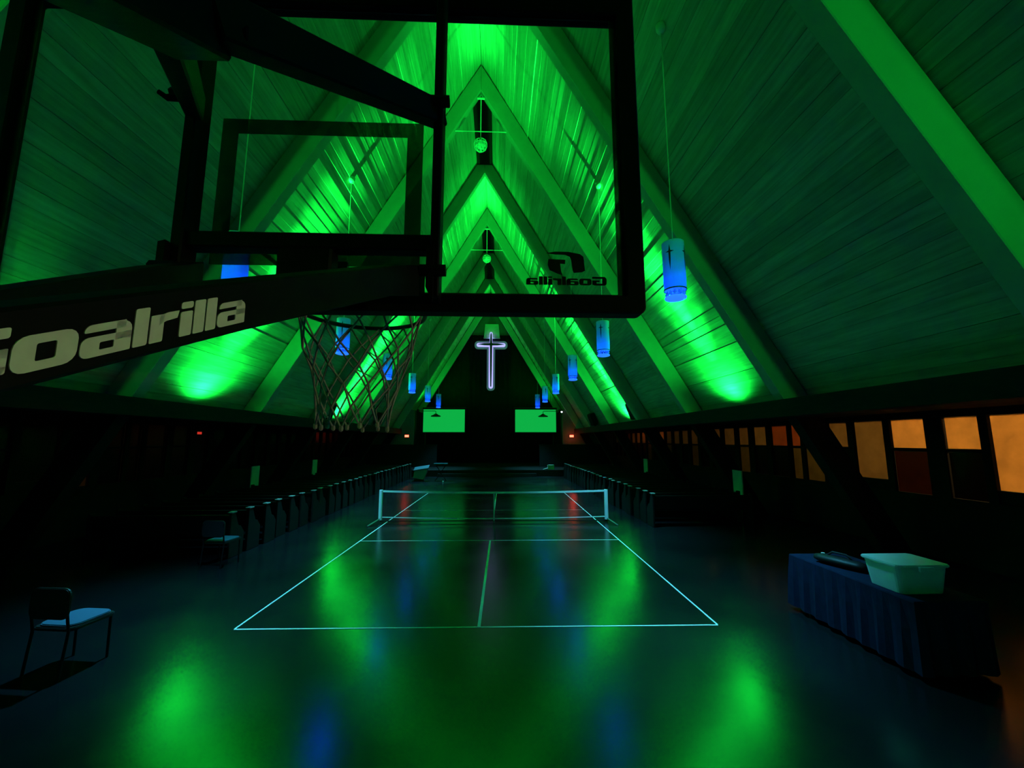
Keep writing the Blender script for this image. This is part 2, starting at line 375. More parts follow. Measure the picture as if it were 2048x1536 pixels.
# window walls: boarded wall below, panes above, one window per bay
ADDED_CLEAR = [(-2.75, -1.45), (-1.3, -.2)]  # clear openings added so the unseen outside lamp reaches the hoop
PANES_R = ADDED_CLEAR + [(4.35, 5.05), (5.3, 6.05), (6.45, 7.21), (7.36, 7.98), (8.34, 9.11), (9.27, 10.08), (10.26, 10.87), (11.12, 11.78), (11.92, 12.32), (12.47, 13.22), (13.47, 14.15), (14.44, 15.05), (15.3, 16.05)]
y = 16.3
while y < 30.8: PANES_R.append((y, y + .68)); y += .93
ZT, ZM, ZL = 2.80, 2.13, 1.22
for side, nm in ((-1, 'left'), (1, 'right')):
    s = side; x0, x1 = s * WX, s * (WX + .15)
    mb = MB(); mb.mm((x0, Y0, 0), (x1, FY(7), ZL)); mb.mm((x0, Y0, ZT), (x1, FY(7), EZ - .16))
    prev = Y0
    for a, b in PANES_R: mb.mm((x0, prev, ZL), (x1, a, ZT)); prev = b
    mb.mm((x0, prev, ZL), (x1, FY(7), ZT))
    w = mb.build('wall_' + nm, M['dark_wood']); tag(w, kind='structure'); w['label'] = 'dark wooden wall of the %s aisle with rows of window openings' % nm
    wins = {}
    for i, (a, b) in enumerate(PANES_R):
        bay = max(0, min(6, int((a + b) / 2 / DZ - PH)))
        if bay not in wins:
            k = bay + 1 + (7 if s > 0 else 0)
            wins[bay] = empty('window_%d' % k, (x0, FY(bay), ZL), kind='structure')
            wins[bay]['label'] = 'row of obscure glass panes in the %s aisle wall, bay %d from the camera' % (nm, bay)
        W = wins[bay]; org = Vector((x0, FY(bay), ZL))
        i -= 2; tall = i in (2, 5)
        rnd = random.Random(i * 3 + (0 if s > 0 else 50))
        top = 'pane_amber' if i in (2, 3, 4) else rnd.choice(['pane_amber', 'pane_tan', 'pane_tan', 'pane_red'])
        if i == 5: top = 'pane_tan'
        if i == 6: top = 'pane_tan'
        low = {3: 'pane_dark', 4: 'pane_rust', 6: 'pane_dark', 8: 'pane_olive', 11: 'pane_olive'}.get(i, rnd.choice(['pane_dark', 'pane_dark', 'pane_dark', 'pane_olive']))  # lower row tinted darker where light outside is blocked
        if s < 0: low = 'pane_tan' if i in (3, 6) else 'pane_dark'; top = 'pane_dark' if rnd.random() < .85 else 'pane_rust'  # left panes tinted dark for the weak light on that side
        def pane(za, zb, mt):
            c = Vector((s * (WX + .07), (a + b) / 2, (za + zb) / 2)) - org
            MB().box((0, 0, 0), (.012, b - a - .01, zb - za - .01)).build('pane', M[mt], W, loc=c)
        if i < 0:
            pane(ZM + .04, ZT, 'clear_pane'); pane(ZL, ZM - .02, 'pane_dark')  # dark lower pane added to keep the lamp light off the floor
            MB().box(Vector((s * (WX + .06), (a + b) / 2, ZM + .01)) - org, (.08, b - a, .06)).build('transom', M['dark_wood'], W)
        elif tall:
            pane(1.45, ZT, top); MB().box(Vector((s * (WX + .07), (a + b) / 2, 1.335)) - org, (.06, b - a, .23)).build('sill_panel', M['dark_wood'], W)
        else:
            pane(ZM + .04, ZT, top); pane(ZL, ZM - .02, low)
            MB().box(Vector((s * (WX + .06), (a + b) / 2, ZM + .01)) - org, (.08, b - a, .06)).build('transom', M['dark_wood'], W)
# street lamp outside the right windows (lights the obscure glass), faint one on the left
def street(x, y, z, P, lab):
    e = empty('street_lamp', (x, y, 0), lab, 'street lamp')
    MB().tube([(0, 0, 0), (0, 0, z - .1)], [.09, .05], 10).build('post', M['black_metal'], e)
    MB().lathe([(.001, 0), (.16, .02), (.22, .12), (.10, .22), (.001, .24)], 14, (0, 0, z - .12)).build('lantern', M['rod'], e, smooth=True)
    lamp('street_light', 'POINT', (0, 0, z + .35), P, (1, .62, .22), e, size=.15)
street(16.5, 7.2, 5.0, P_STREET, 'warm street lamp outside the right aisle windows')
street(-19, 10.0, 4.0, P_STREET * .10, 'faint street lamp outside the left aisle windows')
e = empty('hoop_fill_lamp', (21, -5.5, 0), 'unseen low lamp added outside to light the hoop lettering and net', 'street lamp')  # unseen lamp put in for the arm lettering and hoop net
MB().tube([(0, 0, 0), (0, 0, 2.4)], .05, 10).build('post', M['black_metal'], e)
MB().lathe([(.001, 0), (.12, .02), (.12, .06), (.001, .08)], 14, (0, 0, 2.4)).build('lantern', M['rod'], e, smooth=True)
lamp('hoop_fill_light', 'POINT', (-.2, 0, 2.75), P_SIDE, (1, .74, .40), e, size=.12)
gr = MB().mm((-60, -30, -.35), (60, 70, -.15)).build('ground', mat('night_asphalt', (.04, .04, .045), .9, noise=.2)); tag(gr, kind='structure'); gr['label'] = 'dark ground outside the building'
# rear wall behind the camera
rw = MB().prism([(-WX, 0), (WX, 0), (WX, EZ - .2), (EX, EZ), (0, ZO + .05), (-EX, EZ), (-WX, EZ - .2)], (0, Y0 - .2, 0), (1, 0, 0), (0, 0, 1), (0, 1, 0), .2).build('wall_back', M['dark_wood'])
tag(rw, kind='structure'); rw['label'] = 'dark gable wall behind the camera'
# ------------------------------------------------------------------ chancel end
CXW = 5.66
ew = MB().prism([(-8, 0), (8, 0), (8, 2.0), (0, ZO + .1), (-8, 2.0)], (0, FY(8) + .36, 0), (1, 0, 0), (0, 0, 1), (0, 1, 0), .2).build('wall_front', M['pale_wall'])
tag(ew, kind='structure'); ew['label'] = 'end wall behind the stage with the cross'
for side, nm in ((-1, 'left'), (1, 'right')):
    s = side; y7 = FY(7) + .16
    a = MB().mm((s * CXW, y7, 0), (s * (CXW + .18), FY(8) + .36, 4.62)).build('wall_stage_' + nm, M['dark_wood']); tag(a, kind='structure'); a['label'] = 'dark side wall of the stage recess, %s' % nm
    b = MB().prism([(s * CXW, 0), (s * (WX + .1), 0), (s * (WX + .1), EZ - .2), (s * (EX - .1), EZ), (s * 6.45, 4.62), (s * CXW, 4.62)], (0, y7 - .12, 0), (1, 0, 0), (0, 0, 1), (0, 1, 0), .12).build('wall_aisle_end_' + nm, M['pale_wall'])
    tag(b, kind='structure'); b['label'] = 'plain wall closing the %s aisle beside the stage' % nm
# black backdrop curtain with vertical folds
mb = MB(); N_ = 120; zt = 11.75
V = []; F = []
for i in range(N_ + 1):
    x = -5.55 + 11.1 * i / N_; y = FY(8) + .26 + .025 * math.sin(i * 1.35) + .01 * math.sin(i * .61)
    zz = min(zt, ZI - T * abs(x) + .3)
    V += [(x, y, .4), (x, y, zz), (x, y + .02, .4), (x, y + .02, zz)]
for i in range(N_):
    k = 4 * i; F += [(k, k + 4, k + 5, k + 1), (k + 2, k + 3, k + 7, k + 6), (k + 1, k + 5, k + 7, k + 3), (k, k + 2, k + 6, k + 4)]
cu = mb.add(V, F).build('backdrop_curtain', M['curtain'], smooth=True); tag(cu, 'tall black curtain hanging behind the lit cross', 'curtain')
# pale box behind the cross top
bx_ = empty('wall_box', (.13, FY(8) + .02, 11.45), 'pale bluish box on the end wall behind the top of the cross', 'box')
MB().prism([(-.72, 0), (.72, 0), (.60, 1.28), (-.60, 1.28)], (0, 0, 0), (1, 0, 0), (0, 0, 1), (0, 1, 0), .22).build('body', M['board_white'], bx_, bevel=.02, seg=1)
MB().mm((-.74, -.03, -.03), (.74, .22, .04)).build('lower_lip', M['board_white'], bx_)
# back-lit cross
cr = empty('wall_cross', (.07, FY(8) - .34, 6.95), 'thin tapered dark cross with a lavender backlight on the end wall', 'cross')
def star(sc, zt_, zb_, xw, cz, t):
    return [(0, zt_), (t * .62, cz + .9), (t, cz + t), (xw * .5, cz + t * .9), (xw, cz), (xw * .5, cz - t * .9), (t, cz - t), (t * .8, cz - 2.2), (t * .5, zb_ + .05), (0, zb_),
            (-t * .5, zb_ + .05), (-t * .8, cz - 2.2), (-t, cz - t), (-xw * .5, cz - t * .9), (-xw, cz), (-xw * .5, cz + t * .9), (-t, cz + t), (-t * .62, cz + .9)]
MB().prism(star(1, 4.92, .02, 1.2, 3.84, .10), (0, 0, 0), (1, 0, 0), (0, 0, 1), (0, 1, 0), .07).build('cross_face', M['cross_face'], cr)
mb = MB()
mb.prism(rrect(-.19, -.12, .19, 3.70, .18), (0, .13, 0), (1, 0, 0), (0, 0, 1), (0, 1, 0), .04)
mb.prism(rrect(-1.28, 3.62, 1.28, 3.98, .17), (0, .132, 0), (1, 0, 0), (0, 0, 1), (0, 1, 0), .04)
mb.prism(rrect(-.12, 3.9, .12, 4.98, .1), (0, .134, 0), (1, 0, 0), (0, 0, 1), (0, 1, 0), .04)
mb.build('backlight', M['halo'], cr)
mb = MB()
mb.prism(rrect(-.36, -.30, .36, 3.70, .3), (0, .18, 0), (1, 0, 0), (0, 0, 1), (0, 1, 0), .03)
mb.prism(rrect(-1.46, 3.42, 1.46, 4.16, .3), (0, .183, 0), (1, 0, 0), (0, 0, 1), (0, 1, 0), .03)
mb.build('halo_plate', M['halo_dim'], cr)  # plate painting the faint halo round the cross by emission
lamp('backlight_glow', 'POINT', (.0, .245, 4.35), 10, (.22, .42, 1.0), cr, size=.05)
for z in (.6, 3.84, 4.5): MB().tube([(0, .05, z), (0, .28, z)], .02, 6).build('stand_off', M['steel'], cr)
# stage platform with front steps, low partitions
st = MB().mm((-5.6, 27.6, 0), (5.6, FY(8) + .05, .40)).build('floor_stage', M['dark_wood']); tag(st, kind='structure'); st['label'] = 'low dark stage platform in front of the cross wall'
stp = MB().mm((-3.2, 27.2, 0), (3.2, 27.6, .20)).build('stage_step', M['dark_wood'], bevel=.01, seg=1); tag(stp, 'dark wooden step along the front of the stage', 'step')
for s, nm in ((-1, 'left'), (1, 'right')):
    pe = empty('stage_partition', (s * 6.4, 31.2, 0), 'dark head-high partition standing %s of the stage under the red sign' % ('left' if s < 0 else 'right'), 'partition', 'stage partitions')
    MB().mm((-2.6, -.05, 0), (2.6, .05, 1.98)).build('panel', M['dark_wood'], pe, bevel=.01, seg=1)
    MB().mm((-2.62, -.07, 1.98), (2.62, .07, 2.03)).build('cap_rail', M['pew_wood'], pe)
    if s: pass
# projection screens
for s, nm in ((-1, 'left'), (1, 'right')):
    xc = -3.56 if s < 0 else 3.71
    e = empty('projection_screen', (xc, 33.0, 2.98), 'green-lit projection screen %s of the cross' % nm, 'screen', 'stage screens')
    MB().mm((-1.63, 0, 0), (1.63, .02, 1.78)).build('screen_sheet', M['screen'], e)
    MB().mm((-1.70, .022, -.07), (1.70, .06, 1.85)).build('backing', M['screen_frame'], e)
    MB().tube([(-1.72, .05, 1.9), (1.72, .05, 1.9)], .06, 10).build('roller_case', M['screen_frame'], e)
    for dx in (-1.2, 1.2): MB().tube([(dx, .05, 1.9), (dx, .05, 5.6)], .012, 6).build('hanging_wire', M['black_metal'], e)
    k = empty('stage_light', (s * 4.1 + (.12 if s > 0 else 0), 32.2, 4.14), 'dark stage light on a bracket arm in front of the %s screen' % nm, 'stage light', 'stage lights on brackets')
    MB().lathe([(.001, .26), (.10, .22), (.20, .14), (.36, .08), (.39, .02), (.34, 0), (.001, 0)], 18).build('housing', M['black_plastic'], k, smooth=True)
    MB().tube([(0, 0, .25), (0, 0, .40), (s * .06, 0, .44), (s * 1.40, 0, .44)], .022, 8).build('bracket_arm', M['black_metal'], k)
# red signs and a small white lamp beside the stage
def red_sign(x, y, z, rz, lab, w=.34, h=.2):
    e = empty('glowing_sign', (x, y, z), lab, 'sign', 'small red signs', rz=rz)
    MB().mm((-w / 2, 0, 0), (w / 2, .08, h)).build('housing', M['black_plastic'], e, bevel=.008, seg=1)
    MB().mm((-w / 2 + .02, -.012, .02), (w / 2 - .02, -.001, h - .02)).build('lens', M['red_lens'], e)
    return e
red_sign(-6.15, FY(7) - .06, 2.55, 0, 'small glowing red sign on the wall left of the left screen')
s2 = red_sign(6.33, FY(7) - .06, 2.55, 0, 'small glowing red sign on the wall right of the right screen')
lamp('sign_glow', 'POINT', (0, -.3, .1), 7, (1, .06, .03), s2, size=.05)
s3 = red_sign(-WX + .04, 14.5, 2.52, math.pi / 2, 'small dim red sign on the left aisle wall', .24, .12)
s3.children[1].data.materials[0] = mat('dim_red_lens', (.2, .01, .01), .4, emit=(1, .05, .03), estr=.55)
for x, lab in ((-7.2, 'left'), (7.2, 'right')):  # glowing strips added for the signs' red light on the soffit
    e = red_sign(x, FY(7) - 1.2, 2.86, 0, 'glowing strip added for the red light of the %s sign on the soffit' % lab, .5, .09)
wl = empty('spot_lamp', (5.59, FY(7) - .05, 4.42), 'tiny white lamp at the right edge of the stage opening', 'lamp')
MB().lathe([(.001, 0), (.07, .01), (.08, .1), (.05, .16), (.001, .17)], 12).build('housing', M['black_plastic'], wl, smooth=True)
MB().lathe([(.001, -.06), (.04, -.05), (.06, .0), (.05, .03)], 12, (0, -.06, .08)).build('bulb', M['white_led'], wl, smooth=True)
# things on the stage
k = empty('lectern', (-3.72, 24.4, 0), 'pale blue sloped lectern on the floor left of the stage front', 'lectern')
MB().prism([(-.38, .66), (.40, .78), (.16, .10), (-.44, .20)], (0, 0, 0), (1, 0, 0), (0, 0, 1), (0, 1, 0), .35).build('front_panel', M['teal_panel'], k, bevel=.01, seg=1)
MB().box((0, .17, .76), (.86, .5, .03), Euler((.3, -.15, 0)).to_matrix()).build('top_board', M['teal_panel'], k)
MB().mm((-.40, .02, 0), (.12, .33, .12)).build('plinth', M['dark_wood'], k)
k = empty('keyboard', (-2.62, 24.6, 0), 'flat electronic keyboard on a stand beside the pale lectern', 'keyboard')
MB().mm((-.40, -.14, .95), (.40, .14, 1.02)).build('case', M['teal_panel'], k, bevel=.01, seg=1)
MB().mm((-.37, -.13, 1.021), (.37, -.01, 1.03)).build('keys', M['paper'], k)
MB().beam((-.32, 0, 0), (.32, 0, .95), .04, .04, (0, 1, 0)).build('stand_leg', M['black_metal'], k); MB().beam((.32, .05, 0), (-.32, .05, .95), .04, .04, (0, 1, 0)).build('stand_leg', M['black_metal'], k)
k = empty('small_carton', (4.25, 28.2, .4), 'small pale carton standing on the right of the stage', 'box')
MB().mm((-.2, -.15, 0), (.22, .15, .30)).build('body', M['board_white'], k, bevel=.01, seg=1)
MB().box((-.34, 0, .05), (.36, .28, .012), Euler((0, -.25, 0)).to_matrix()).build('flap', M['board_white'], k)
k = empty('ball', (-2.39, 23.9, .04), 'small pale ball lying on the floor beyond the net', 'ball')
MB().lathe([(.001, -.038), (.02, -.032), (.034, -.016), (.038, 0), (.034, .016), (.02, .032), (.001, .038)], 14).build('shell', M['white_vinyl'], k, smooth=True)
# loudspeakers on the eave beams
proto = None
for i, (s, y, z) in enumerate(((1, 18.55, 0), (-1, 18.55, 0), (1, 26.5, 0), (-1, 26.5, 0))):
    if proto is None:
        proto = empty('loudspeaker', (0, 0, 0))
        MB().prism(rrect(-.19, 0, .19, .80, .09), (0, -.18, 0), (1, 0, 0), (0, 0, 1), (0, 1, 0), .36).build('cabinet', M['black_plastic'], proto, bevel=.015, seg=1)
        MB().prism(rrect(-.16, .04, .16, .76, .08), (0, -.195, 0), (1, 0, 0), (0, 0, 1), (0, 1, 0), .014).build('grille', M['netcord'], proto)
        MB().mm((-.03, -.05, -.12), (.03, .05, .02)).build('bracket', M['black_metal'], proto)
        e = proto
    else: e = copy_tree(proto)
    e.location = (s * 6.93, y, EZ + .12); e.rotation_euler = (0, -s * .42, s * .35)
    tag(e, '%s black loudspeaker above the %s eave beam' % ('nearer' if y < 20 else 'farther', 'right' if s > 0 else 'left'), 'loudspeaker', 'eave loudspeakers')
# ------------------------------------------------------------------ green uplights on the eave beams
def uplight(x, y, z, P, lab, aim, angle=150, blend=1.0, size=.06, beam=0, baim=None, streak=0, saim=None, faim=None):
    e = empty('uplight', (x, y, z), lab, 'stage light', 'green uplights')
    d = Vector(aim).normalized(); s = 1 if x > 0 else -1
    MB().mm((-.10, -.12, 0), (.10, .12, .02)).build('base_plate', M['black_metal'], e)
    for yy in (-.11, .11): MB().mm((-.02, yy - .008, .02), (.02, yy + .008, .16)).build('yoke', M['black_metal'], e)
    c = Vector((0, 0, .13)); q = d.to_track_quat('Z', 'Y').to_matrix()
    mb = MB(); mb.lathe([(.001, -.11), (.07, -.11), (.09, -.09), (.09, .08), (.082, .08), (.082, .05), (.001, .05)], 18)
    mb.v = [tuple(q @ Vector(p) + c) for p in mb.v]; mb.build('can', M['black_metal'], e, smooth=False)
    mb = MB(); mb.lathe([(.001, .062), (.08, .058)], 18); mb.v = [tuple(q @ Vector(p) + c) for p in mb.v]; mb.build('lens', M['green_lens'], e)
    lamp('green_flood', 'SPOT', c + d * .12, P, GREEN, e, aim=Vector(faim or aim), size=.16, angle=angle, blend=blend)
    if streak: lamp('green_core', 'SPOT', c + d * .12, streak, GREEN, e, aim=Vector(saim), size=.03, angle=20, blend=1)
    if beam: lamp('green_beam', 'SPOT', c + d * .12, beam, GREEN, e, aim=Vector(baim or aim), size=size, angle=48, blend=1)
for s, nm in ((-1, 'left'), (1, 'right')):
    for bay, lab, g in ((2, 'nearer', 1.0), (4, 'middle', 1.5)):
        uplight(s * 6.80, FY(bay + .5), EZ - .22, P_UP * g, '%s green uplight on the %s eave beam' % (lab, nm), (-s * 1, 0, T), beam=P_BEAM * g, baim=(-s * .92, 0, T), streak=P_STREAK * g, saim=(-s * .80, 0, T), faim=(-s * .05, 0, 1))
    uplight(s * 5.75, FY(7.45), 4.62, P_UP * .9, 'green uplight on the %s stage wall' % nm, (-s * 1, -.05, T), beam=P_BEAM * .5, streak=P_STREAK * .25, saim=(-s * .85, 0, T))
    uplight(s * 6.05, FY(-1) + .3, EZ - .02, P_REAR, 'green uplight high on the rear wall, %s side' % nm, (0, 1, .75), angle=100)
# ------------------------------------------------------------------ pendant lamps
def pendant():
    e = empty('pendant_lamp', (0, 0, 0))
    top = ZO - T * 3.52 - .12 - 4.60
    MB().lathe([(.001, .0), (.11, .004), (.165, .02), (.172, .045), (.14, .06), (.001, .06)], 24).build('diffuser', M['diffuser'], e, smooth=True)
    mb = MB()
    for k in range(12):
        a = 2 * math.pi * k / 12; c = Vector((.135 * math.cos(a), .135 * math.sin(a), 0))
        mb.add([c + Vector((0, 0, .062))] + [c + Vector((.03 * math.cos(a + t), .03 * math.sin(a + t), .10)) for t in (0, 1.57, 3.14, 4.71)] + [c + Vector((0, 0, .15))],
               [(0, 2, 1), (0, 3, 2), (0, 4, 3), (0, 1, 4), (5, 1, 2), (5, 2, 3), (5, 3, 4), (5, 4, 1)])
    mb.build('crystal_ring', M['crystal'], e)
    MB().lathe([(.172, .155), (.18, .16), (.18, .175), (.172, .18)], 32).build('shade_ring', M['steel'], e, smooth=True)
    MB().lathe([(.165, .17), (.175, .17), (.175, .98), (.165, .98), (.165, .17)], 32).build('shade', M['shade'], e, smooth=False)
    MB().lathe([(.001, .995), (.10, .99), (.155, .975), (.172, .95)], 32).build('shade_top', M['shade'], e, smooth=True)
    MB().mm((-.17, -.006, .945), (.17, .006, .97)).mm((-.006, -.17, .955), (.006, .17, .97)).build('spider', M['steel'], e)
    MB().tube([(.10, 0, .08), (.10, 0, .18)], .006, 6).tube([(-.10, 0, .08), (-.10, 0, .18)], .006, 6).build('hanger_pin', M['steel'], e)
    for k in range(4):
        a = math.pi / 2 * k + .25; r = Vector((math.cos(a), math.sin(a), 0)); t = Vector((-math.sin(a), math.cos(a), 0))
        L = [(0, .90), (.012, .82), (.016, .795), (.07, .78), (.016, .765), (.012, .62), (0, .46), (-.012, .62), (-.016, .765), (-.07, .78), (-.016, .795), (-.012, .82)]
        mb = MB(); n = len(L); V = []
        for rr in (.1765, .1785):
            for x, z in L:
                aa = a + x / .1765; V.append((rr * math.cos(aa), rr * math.sin(aa), z))
        mb.add(V, [tuple(range(n)), tuple(range(n, 2 * n))[::-1]] + [(k2, (k2 + 1) % n, (k2 + 1) % n + n, k2 + n) for k2 in range(n)])
        mb.build('cross_emblem', M['dark_emblem'], e)
    MB().tube([(0, 0, .96), (0, 0, top)], .009, 6).build('cord', M['rod'], e)
    MB().lathe([(.001, top - .06), (.05, top - .05), (.085, top + .02), (.09, top + .10), (.001, top + .12)], 14).build('canopy', M['rod'], e, smooth=True)
    return e
PROTO = pendant(); first = True
PORD = ['beside the hoop, at the picture edge', 'nearest', 'second', 'third', 'fourth', 'fifth', 'sixth']
for j in range(0, 7):
    for s, nm in ((-1, 'left'), (1, 'right')):
        e = PROTO if first else copy_tree(PROTO); first = False
        e.location = (s * 3.52, (j + .3886) * DZ if j else .95, 4.60); e.rotation_euler = (0, 0, random.uniform(0, 6.28) if (j, s) != (1, 1) else -1.0)
        tag(e, 'blue-glowing cylindrical pendant lamp, %s in the %s row' % (PORD[j], nm), 'pendant lamp', 'pendant lamps')
        lamp('bulb_light', 'POINT', (0, 0, .23), P_BULB, (.002, .02, 1.0), e, size=.05)
        lamp('down_light', 'SPOT', (0, 0, -.03), P_DOWN, BLUE, e, aim=(0, 0, -1), size=.08, angle=76, blend=.9)
# ------------------------------------------------------------------ pews along both sides
def pew():
    e = empty('pew', (0, 0, 0)); L = 2.75
    for x in (0, L):
        poly = [(-.25, 0), (.22, 0), (.22, .45), (.10, .58), (.02, .60), (-.12, .88), (-.25, .88)]
        MB().prism(poly, (x - .025, 0, 0), (0, 1, 0), (0, 0, 1), (1, 0, 0), .05).build('end_panel', M['pew_wood'], e, bevel=.008, seg=1)
    MB().mm((-.045, -.26, .88), (.06, -.10, .905)).build('end_cap', M['pew_cap'], e, bevel=.006, seg=1)
    MB().mm((.03, -.14, .42), (L - .03, .20, .46)).build('seat', M['pew_wood'], e, bevel=.008, seg=1)
    MB().prism([(-.21, .80), (-.185, .80), (-.12, .46), (-.145, .46)], (.03, 0, 0), (0, 1, 0), (0, 0, 1), (1, 0, 0), L - .06).build('backrest', M['pew_wood'], e)
    MB().mm((.03, -.23, .80), (L - .03, -.17, .84)).build('top_rail', M['pew_wood'], e)
    return e
PP = pew(); first = True
NUM = 'nearest second third fourth fifth sixth seventh eighth ninth tenth eleventh twelfth thirteenth fourteenth fifteenth sixteenth seventeenth eighteenth nineteenth twentieth twenty-first twenty-second twenty-third twenty-fourth twenty-fifth twenty-sixth twenty-seventh twenty-eighth twenty-ninth thirtieth'.split()
for s, nm in ((-1, 'left'), (1, 'right')):
    y = 9.05 if s < 0 else 11.7; i = 0
    while y < 26.6:
        lo, hi = y - .28, y + .24
        if not any(lo < FY(n_) + .2 and hi > FY(n_) - .2 and False for n_ in range(9)):
            e = PP if first else copy_tree(PP); first = False
            xx = random.uniform(-.04, .04)
            if s < 0: e.location = (-4.72 + xx, y, 0); e.scale = (-1, 1, 1)
            else: e.location = (4.88 + xx, y, 0); e.scale = (1, 1, 1)
            i += 1
            tag(e, 'dark pew with pale end cap, %s from the camera in the %s block' % (NUM[i - 1], nm), 'pew', 'pews pushed to the sides')
        y += .615
# upright pale boards in the aisles
for x, y, lab in ((7.95, 12.6, 'nearer pale upright board in the right aisle, below the amber windows'), (7.95, 20.45, 'farther pale upright board in the right aisle'),
                  (-7.95, 15.3, 'nearer pale upright board in the left aisle'), (-7.95, 20.15, 'farther pale upright board in the left aisle')):
    e = empty('upright_board', (x, y, 0), lab, 'board', 'upright boards in the aisles')
    MB().mm((-.02, -.24, .03), (.02, .24, 1.43)).build('panel', M['board_white'], e, bevel=.006, seg=1)
    MB().mm((-.18, -.22, 0), (.18, .22, .03)).build('foot', M['black_metal'], e)
# chairs with pale seats
def chair(x, y, rz, lab):
    e = empty('chair', (x, y, 0), lab, 'chair', 'loose chairs on the left', rz=rz)
    MB().prism(rrect(-.23, -.22, .23, .24, .07), (0, 0, .43), (1, 0, 0), (0, 1, 0), (0, 0, 1), .035).build('seat', M['black_plastic'], e, bevel=.008)
    MB().prism(rrect(-.21, -.20, .21, .23, .10, 5), (0, 0, .466), (1, 0, 0), (0, 1, 0), (0, 0, 1), .02).build('seat_pad', M['paper'], e, bevel=.008)
    mb = MB(); mb.prism(rrect(-.22, .56, .22, .86, .07), (0, -.27, 0), (1, 0, 0), (0, 0, 1), (0, 1, 0), .03); mb.build('backrest', M['black_plastic'], e, bevel=.008)
    for sx in (-.2, .2):
        MB().tube([(sx, .20, 0), (sx, .19, .43)], .013, 8).build('leg', M['black_metal'], e)
        MB().tube([(sx, -.26, 0), (sx, -.22, .43), (sx, -.25, .60), (sx, -.262, .80)], .013, 8).build('leg', M['black_metal'], e)
    return e
chair(-3.84, 4.85, -.12, 'dark chair with a pale blue seat alone at lower left')
chair(-4.60, 8.42, -.10, 'dark chair with a pale blue seat just ahead of the left pews')
# ------------------------------------------------------------------ table with cloth, bag and plastic bin
TX0, TX1, TY0, TY1 = 4.80, 5.56, 4.25, 6.02
e = empty('folding_table', ((TX0 + TX1) / 2, (TY0 + TY1) / 2, 0), 'folding table hidden under the navy cloth at right', 'table')
MB().mm((-.36, -.86, .69), (.36, .86, .725)).build('tabletop', M['bin'], e, bevel=.006, seg=1)
for sx in (-.3, .3):
    for sy in (-.7, .7): MB().tube([(sx, sy, 0), (sx, sy, .69)], .014, 8).build('leg', M['steel'], e)
# cloth: top plus skirts with folds
mb = MB(); ring = []
pts = []
def edge(p, q, n):
    for i in range(n): pts.append((p[0] + (q[0] - p[0]) * i / n, p[1] + (q[1] - p[1]) * i / n))
edge((TX0, TY0), (TX1, TY0), 12); edge((TX1, TY0), (TX1, TY1), 26); edge((TX1, TY1), (TX0, TY1), 12); edge((TX0, TY1), (TX0, TY0), 26)
cxm, cym = (TX0 + TX1) / 2, (TY0 + TY1) / 2; n = len(pts); V = []; F = []
for lv, (z, g) in enumerate(((.738, 0), (.725, .008), (.45, .02), (.06, .035))):
    for i, (x, y) in enumerate(pts):
        w = g + (0 if lv < 2 else .014 * lv * math.sin(i * 1.9) * .6)
        dx = (1 if x >= TX1 - 1e-6 else -1 if x <= TX0 + 1e-6 else 0); dy = (1 if y >= TY1 - 1e-6 else -1 if y <= TY0 + 1e-6 else 0)
        V.append((x + dx * w, y + dy * w, z))
for lv in range(3):
    for i in range(n): F.append((lv * n + i, lv * n + (i + 1) % n, (lv + 1) * n + (i + 1) % n, (lv + 1) * n + i))
F.append(tuple(range(n)))
tc_ = mb.add(V, F).build('tablecloth', M['cloth'], smooth=False); tag(tc_, 'navy cloth hanging over the folding table at right', 'tablecloth')
e = empty('storage_bin', (5.11, 4.63, .739), 'milky plastic storage bin with a pale lid on the navy table', 'storage bin')
mb = MB(); o1 = rrect(-.24, -.19, .24, .19, .05); o2 = rrect(-.28, -.22, .28, .22, .06); nn = len(o1)
V = [(x, y, .0) for x, y in o1] + [(x, y, .27) for x, y in o2]
mb.add(V, [tuple(range(nn))[::-1], tuple(range(nn, 2 * nn))] + [(k, (k + 1) % nn, (k + 1) % nn + nn, k + nn) for k in range(nn)])
mb.build('tub', M['bin'], e, bevel=.004, seg=1)
MB().prism(rrect(-.30, -.24, .30, .24, .06), (0, 0, .271), (1, 0, 0), (0, 1, 0), (0, 0, 1), .03).build('lid', M['bin'], e, bevel=.008)
for sy in (-.27, .27): MB().box((0, sy * .93, .262), (.16, .03, .05)).build('latch', M['bin'], e, bevel=.005, seg=1)
e = empty('soft_bag', (5.02, 5.40, .74), 'small black bag lying on the navy table beside the bin', 'bag', rz=.35)
MB().lathe([(.001, -.30), (.05, -.29), (.075, -.22), (.085, 0), (.075, .22), (.05, .29), (.001, .30)], 16).build('body', M['black_plastic'], e, loc=(0, 0, .06), rot=(math.pi / 2, 0, 0), smooth=True)
e.children[0].scale = (1.2, .7, 1)
MB().tube([(.0, -.14, .11), (.0, -.08, .16), (0, .08, .16), (0, .14, .11)], .012, 8).build('handle', M['netcord'], e, smooth=True)
MB().lathe([(.001, 0), (.02, 0), (.022, .01), (.001, .014)], 10).build('buckle', M['rod'], e, loc=(0, .2, .112))
